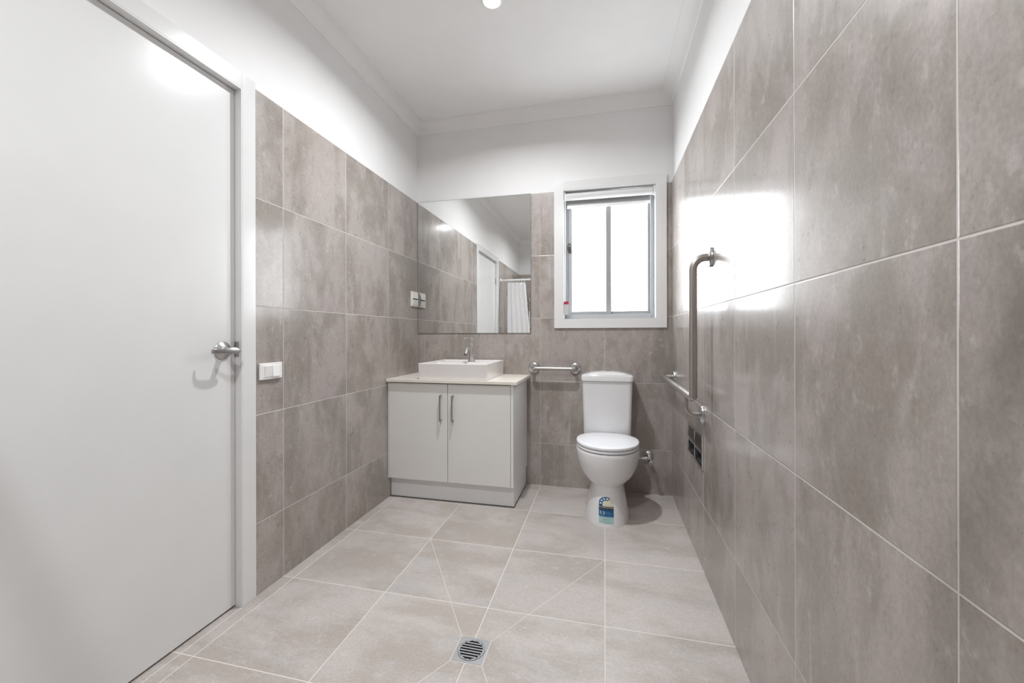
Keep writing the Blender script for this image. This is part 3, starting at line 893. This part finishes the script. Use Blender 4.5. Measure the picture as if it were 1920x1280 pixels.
# ------------------------------------------------------------------ recessed double toilet roll holder
hp = thing('toilet_roll_holder', 'chrome double recessed toilet roll holder low on the right wall', 'toilet roll holder', (W, (PY0 + PY1) / 2, PZ0))
bm = NB()
xo, xi = W - 0.0075, W - 0.0004
box(bm, xo, xi, PY0, PY1, PZ1 - 0.011, PZ1); box(bm, xo, xi, PY0, PY1, PZ0, PZ0 + 0.011)
box(bm, xo, xi, PY0, PY0 + 0.012, PZ0 + 0.011, PZ1 - 0.011); box(bm, xo, xi, PY1 - 0.012, PY1, PZ0 + 0.011, PZ1 - 0.011)
ym = (PY0 + PY1) / 2
box(bm, xo, xi, ym - 0.007, ym + 0.007, PZ0 + 0.011, PZ1 - 0.011)
obj('plate', bm, 'chrome', hp, bevel=0.0015)
bm = NB()
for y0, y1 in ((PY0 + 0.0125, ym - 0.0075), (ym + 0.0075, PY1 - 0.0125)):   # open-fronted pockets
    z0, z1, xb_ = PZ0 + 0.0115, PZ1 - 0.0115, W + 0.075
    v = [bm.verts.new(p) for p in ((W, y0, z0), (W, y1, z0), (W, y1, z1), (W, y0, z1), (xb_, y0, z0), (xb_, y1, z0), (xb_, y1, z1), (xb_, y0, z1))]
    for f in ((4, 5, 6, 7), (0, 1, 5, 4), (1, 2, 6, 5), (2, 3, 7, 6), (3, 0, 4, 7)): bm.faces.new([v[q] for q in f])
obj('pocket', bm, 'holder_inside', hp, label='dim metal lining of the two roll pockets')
for y0, y1 in ((PY0 + 0.016, ym - 0.010), (ym + 0.010, PY1 - 0.016)):
    prof = [(W - 0.003, PZ1 - 0.0125), (W - 0.0045, PZ1 - 0.020), (W - 0.0075, PZ1 - 0.045), (W - 0.0085, PZ1 - 0.065), (W - 0.006, PZ1 - 0.086), (W + 0.004, PZ1 - 0.104), (W + 0.014, PZ1 - 0.112)]
    inner = [(x + 0.0022, z) for x, z in reversed(prof)]
    loop = prof + inner
    bm = rings_mesh(NB(), [[Vector((x, yy, z)) for x, z in loop] for yy in (y0, y1)])
    obj('hood', bm, 'hood', hp, smooth=True)

# ------------------------------------------------------------------ switches
def plate(name, label, y0, y1, z0, z1, rockers, horiz, mat, cat):
    t = thing(name, label, cat, (0.0, (y0 + y1) / 2, (z0 + z1) / 2))
    obj('face_plate', mbox(0.0005, 0.0105, y0, y1, z0, z1), mat, t, bevel=0.003, segs=3)
    obj('inset', mbox(0.0105, 0.0120, y0 + 0.012, y1 - 0.012, z0 + 0.010, z1 - 0.010), mat, t, bevel=0.0005)
    for (a, b, c, d, tilt) in rockers:
        bm = mbox(0.0120, 0.0155, a, b, c, d)
        for v in bm.verts:
            if v.co.x > 0.015:
                k = (v.co.z - (c + d) / 2) / ((d - c) / 2)
                v.co.x += 0.0022 * k * tilt
        obj('rocker', bm, mat, t, bevel=0.0007)
    return t
plate('light_switch', 'white double light switch beside the door frame', -1.470, -1.352, 0.892, 0.962,
      [(-1.449, -1.412, 0.903, 0.951, 1), (-1.408, -1.371, 0.903, 0.951, -1)], True, 'white_plastic', 'switch')
plate('wall_switch', 'warm white square switch plate in the corner beside the mirror', -0.126, -0.011, 1.294, 1.407,
      [(-0.110, -0.027, 1.355, 1.394, -1), (-0.110, -0.027, 1.307, 1.346, 1)], False, 'ivory_plastic', 'switch')
obj('slot', mbox(0.0121, 0.0150, -0.108, -0.029, 1.3470, 1.3535), 'rubber', bpy.data.objects['wall_switch'])

# ------------------------------------------------------------------ floor waste
DX, DY = 0.959, -1.553
fd = thing('floor_drain', 'square steel floor drain with round slotted grate', 'drain', (DX, DY, 0.0))
H = 0.0535
# square plate with round hole
bm = NB(); n = 48
def sqp(a, h):
    c, s = math.cos(a), math.sin(a); k = h / max(abs(c), abs(s)); return c * k, s * k
outer, inner, ob, ib = [], [], [], []
angs = [2 * PI * i / n for i in range(n)]
for a in angs:
    x, y = sqp(a, H)
    outer.append(bm.verts.new((DX + x, DY + y, 0.0022))); ob.append(bm.verts.new((DX + x, DY + y, 0.0002)))
    inner.append(bm.verts.new((DX + 0.047 * math.cos(a), DY + 0.047 * math.sin(a), 0.0022))); ib.append(bm.verts.new((DX + 0.047 * math.cos(a), DY + 0.047 * math.sin(a), 0.0002)))
for i in range(n):
    j = (i + 1) % n
    bm.faces.new((outer[i], outer[j], inner[j], inner[i])); bm.faces.new((ob[i], ob[j], outer[j], outer[i]))
    bm.faces.new((inner[i], inner[j], ib[j], ib[i])); bm.faces.new((ob[i], ob[j], ib[j], ib[i]))
obj('surround', bm, 'drain', fd)
obj('sump_disc', lathe(NB(), (DX, DY, 0.0002), (0, 0, 1), [(0, 0.0465), (0.0004, 0.0465)], 40), 'black', fd, label='black disc painted as the unlit opening under the grate')
# slotted grate: strips between the slots plus the ring
bm = NB(); R = 0.0455; zt, zb = 0.0030, 0.0010
nsl, pitch, sw = 7, 0.0116, 0.0066
def chordbox(y0, y1, x0, x1): box(bm, DX + x0, DX + x1, DY + y0, DY + y1, zb, zt)
lathe_r = [(R, 0.0392)]
ro, ri = [], []
for i in range(n):
    a = angs[i]
    ro.append([bm.verts.new((DX + R * math.cos(a), DY + R * math.sin(a), z)) for z in (zb, zt)])
    ri.append([bm.verts.new((DX + 0.0392 * math.cos(a), DY + 0.0392 * math.sin(a), z)) for z in (zb, zt)])
for i in range(n):
    j = (i + 1) % n
    bm.faces.new((ro[i][1], ro[j][1], ri[j][1], ri[i][1])); bm.faces.new((ro[i][0], ro[j][0], ro[j][1], ro[i][1])); bm.faces.new((ri[i][0], ri[j][0], ri[j][1], ri[i][1]))
ys = [(k - 3) * pitch for k in range(7)]
edges = [-0.0400] + sum([[y - sw / 2, y + sw / 2] for y in ys], []) + [0.0400]
for k in range(0, len(edges), 2):
    y0, y1 = edges[k], edges[k + 1]
    if k == 0 : y0 = -0.041
    ym_ = max(abs(y0), abs(y1)) if False else min(abs(y0), abs(y1))
    hx = math.sqrt(max(0.0, 0.0400 ** 2 - ym_ ** 2))
    hx = min(hx, 0.0395)
    chordbox(y0, y1, -hx, hx)
obj('grate', bm, 'drain', fd)

# ------------------------------------------------------------------ downlights
def downlight(x, y, label, watts):
    t = thing('downlight', label, 'downlight', (x, y, CZ), 'ceiling downlights')
    n = 40
    bm = lathe(NB(), (x, y, CZ - 0.0002), (0, 0, -1), [(0, 0.053), (0.002, 0.053), (0.004, 0.050), (0.004, 0.043), (0.001, 0.041), (0, 0.041)], n, cap=False)
    obj('trim_ring', bm, 'white_plastic', t, smooth=True)
    bm = lathe(NB(), (x, y, CZ - 0.0006), (0, 0, -1), [(0, 0.0405), (0.0015, 0.040), (0.0018, 0)], n, cap=False)
    obj('lens', bm, 'lens', t)
    li = bpy.data.lights.new('lamp', 'AREA'); li.shape = 'DISK'; li.size = 0.078
    li.energy = watts; li.color = (0.97, 0.985, 1.0); li.spread = math.radians(155)
    lo = bpy.data.objects.new('lamp', li); COL.objects.link(lo); lo.parent = t
    lo.location = (0, 0, -0.0045)
downlight(0.877, -0.985, 'lit round ceiling downlight at the top of the view', LAMP)
downlight(0.930, -2.790, 'lit round ceiling downlight nearer the shower curtain', LAMP2)

# ------------------------------------------------------------------ shower end, seen in the mirror
SY = -2.540
sr = thing('shower_rail', 'white shower curtain rail across the room, seen in the mirror', 'rail', (W / 2, SY, 1.833))
obj('rod', tube(NB(), [(0.006, SY, 1.833), (W - 0.006, SY, 1.833)], 0.0125, 20), 'white_plastic', sr, smooth=True)
for x, a in ((0.0005, 1), (W - 0.0005, -1)):
    obj('end_cup', lathe(NB(), (x, SY, 1.833), (a, 0, 0), [(0, 0.026), (0.006, 0.026), (0.012, 0.017)], 24), 'white_plastic', sr, smooth=True)
# curtain: pleated sheet with real thickness
random.seed(4)
cb = NB(); NU, NV = 150, 26
tx0, tx1, bx0, bx1 = 0.100, 0.345, 0.088, 0.500
ztop, zbot = 1.800, 0.13
rows = []
for v in range(NV + 1):
    q = v / NV; z = ztop + (zbot - ztop) * q
    row = []
    for u in range(NU + 1):
        s = u / NU
        x = (tx0 + (bx0 - tx0) * q) * (1 - s) + (tx1 + (bx1 - tx1) * q) * s
        amp = 0.011 + 0.016 * q
        y = SY + amp * math.sin(s * 2 * PI * 4.5 + 0.6 * math.sin(5 * q + s * 3)) + 0.008 * q * math.sin(s * 2 * PI * 3 + 1.3)
        x += 0.006 * math.sin(s * 2 * PI * 14 + 1) * (1 - 0.4 * q)
        row.append(cb.verts.new((x, y, z)))
    rows.append(row)
for A, B in zip(rows, rows[1:]):
    for i in range(NU): cb.faces.new((A[i], A[i + 1], B[i + 1], B[i]))
sc_ = thing('shower_curtain', 'white pleated shower curtain drawn to the left wall, seen in the mirror', 'shower curtain', (0.22, SY, 1.80))
fab = obj('fabric', cb, 'curtain', sc_, smooth=True)
md = fab.modifiers.new('thickness', 'SOLIDIFY'); md.thickness = 0.0012
bm = NB()
for k in range(7):
    x = tx0 + 0.012 + (tx1 - tx0 - 0.024) * k / 6
    pts = [Vector((x, SY + 0.017 * math.cos(a), 1.8275 + 0.024 * math.sin(a))) for a in [2 * PI * i / 20 for i in range(21)]]
    tube(bm, pts, 0.0018, 8, cap=False)
rg = obj('ring', bm, 'white_plastic', sc_, smooth=True); rg['kind'] = 'stuff'
# hand shower on its rail against the wall behind the camera
hs = thing('shower_slide_rail', 'slim chrome shower slide rail on the far wall, seen in the mirror', 'shower rail', (0.172, YB, 1.0))
obj('rail', tube(NB(), [(0.172, YB + 0.045, 1.02), (0.172, YB + 0.045, 1.70)], 0.009, 16), 'chrome', hs, smooth=True)
for z in (1.04, 1.68):
    obj('bracket', lathe(NB(), (0.172, YB + 0.0005, z), (0, 1, 0), [(0, 0.017), (0.03, 0.012), (0.05, 0.012)], 20), 'chrome', hs, smooth=True)
bm = lathe(NB(), (0.172, YB + 0.070, 1.62), (0, 0.75, -0.66), [(0, 0.012), (0.01, 0.036), (0.02, 0.036), (0.022, 0)], 24)
tube(bm, [(0.172, YB + 0.055, 1.48), (0.172, YB + 0.075, 1.62)], 0.010, 14)
obj('hand_shower', bm, 'chrome', hs, smooth=True)
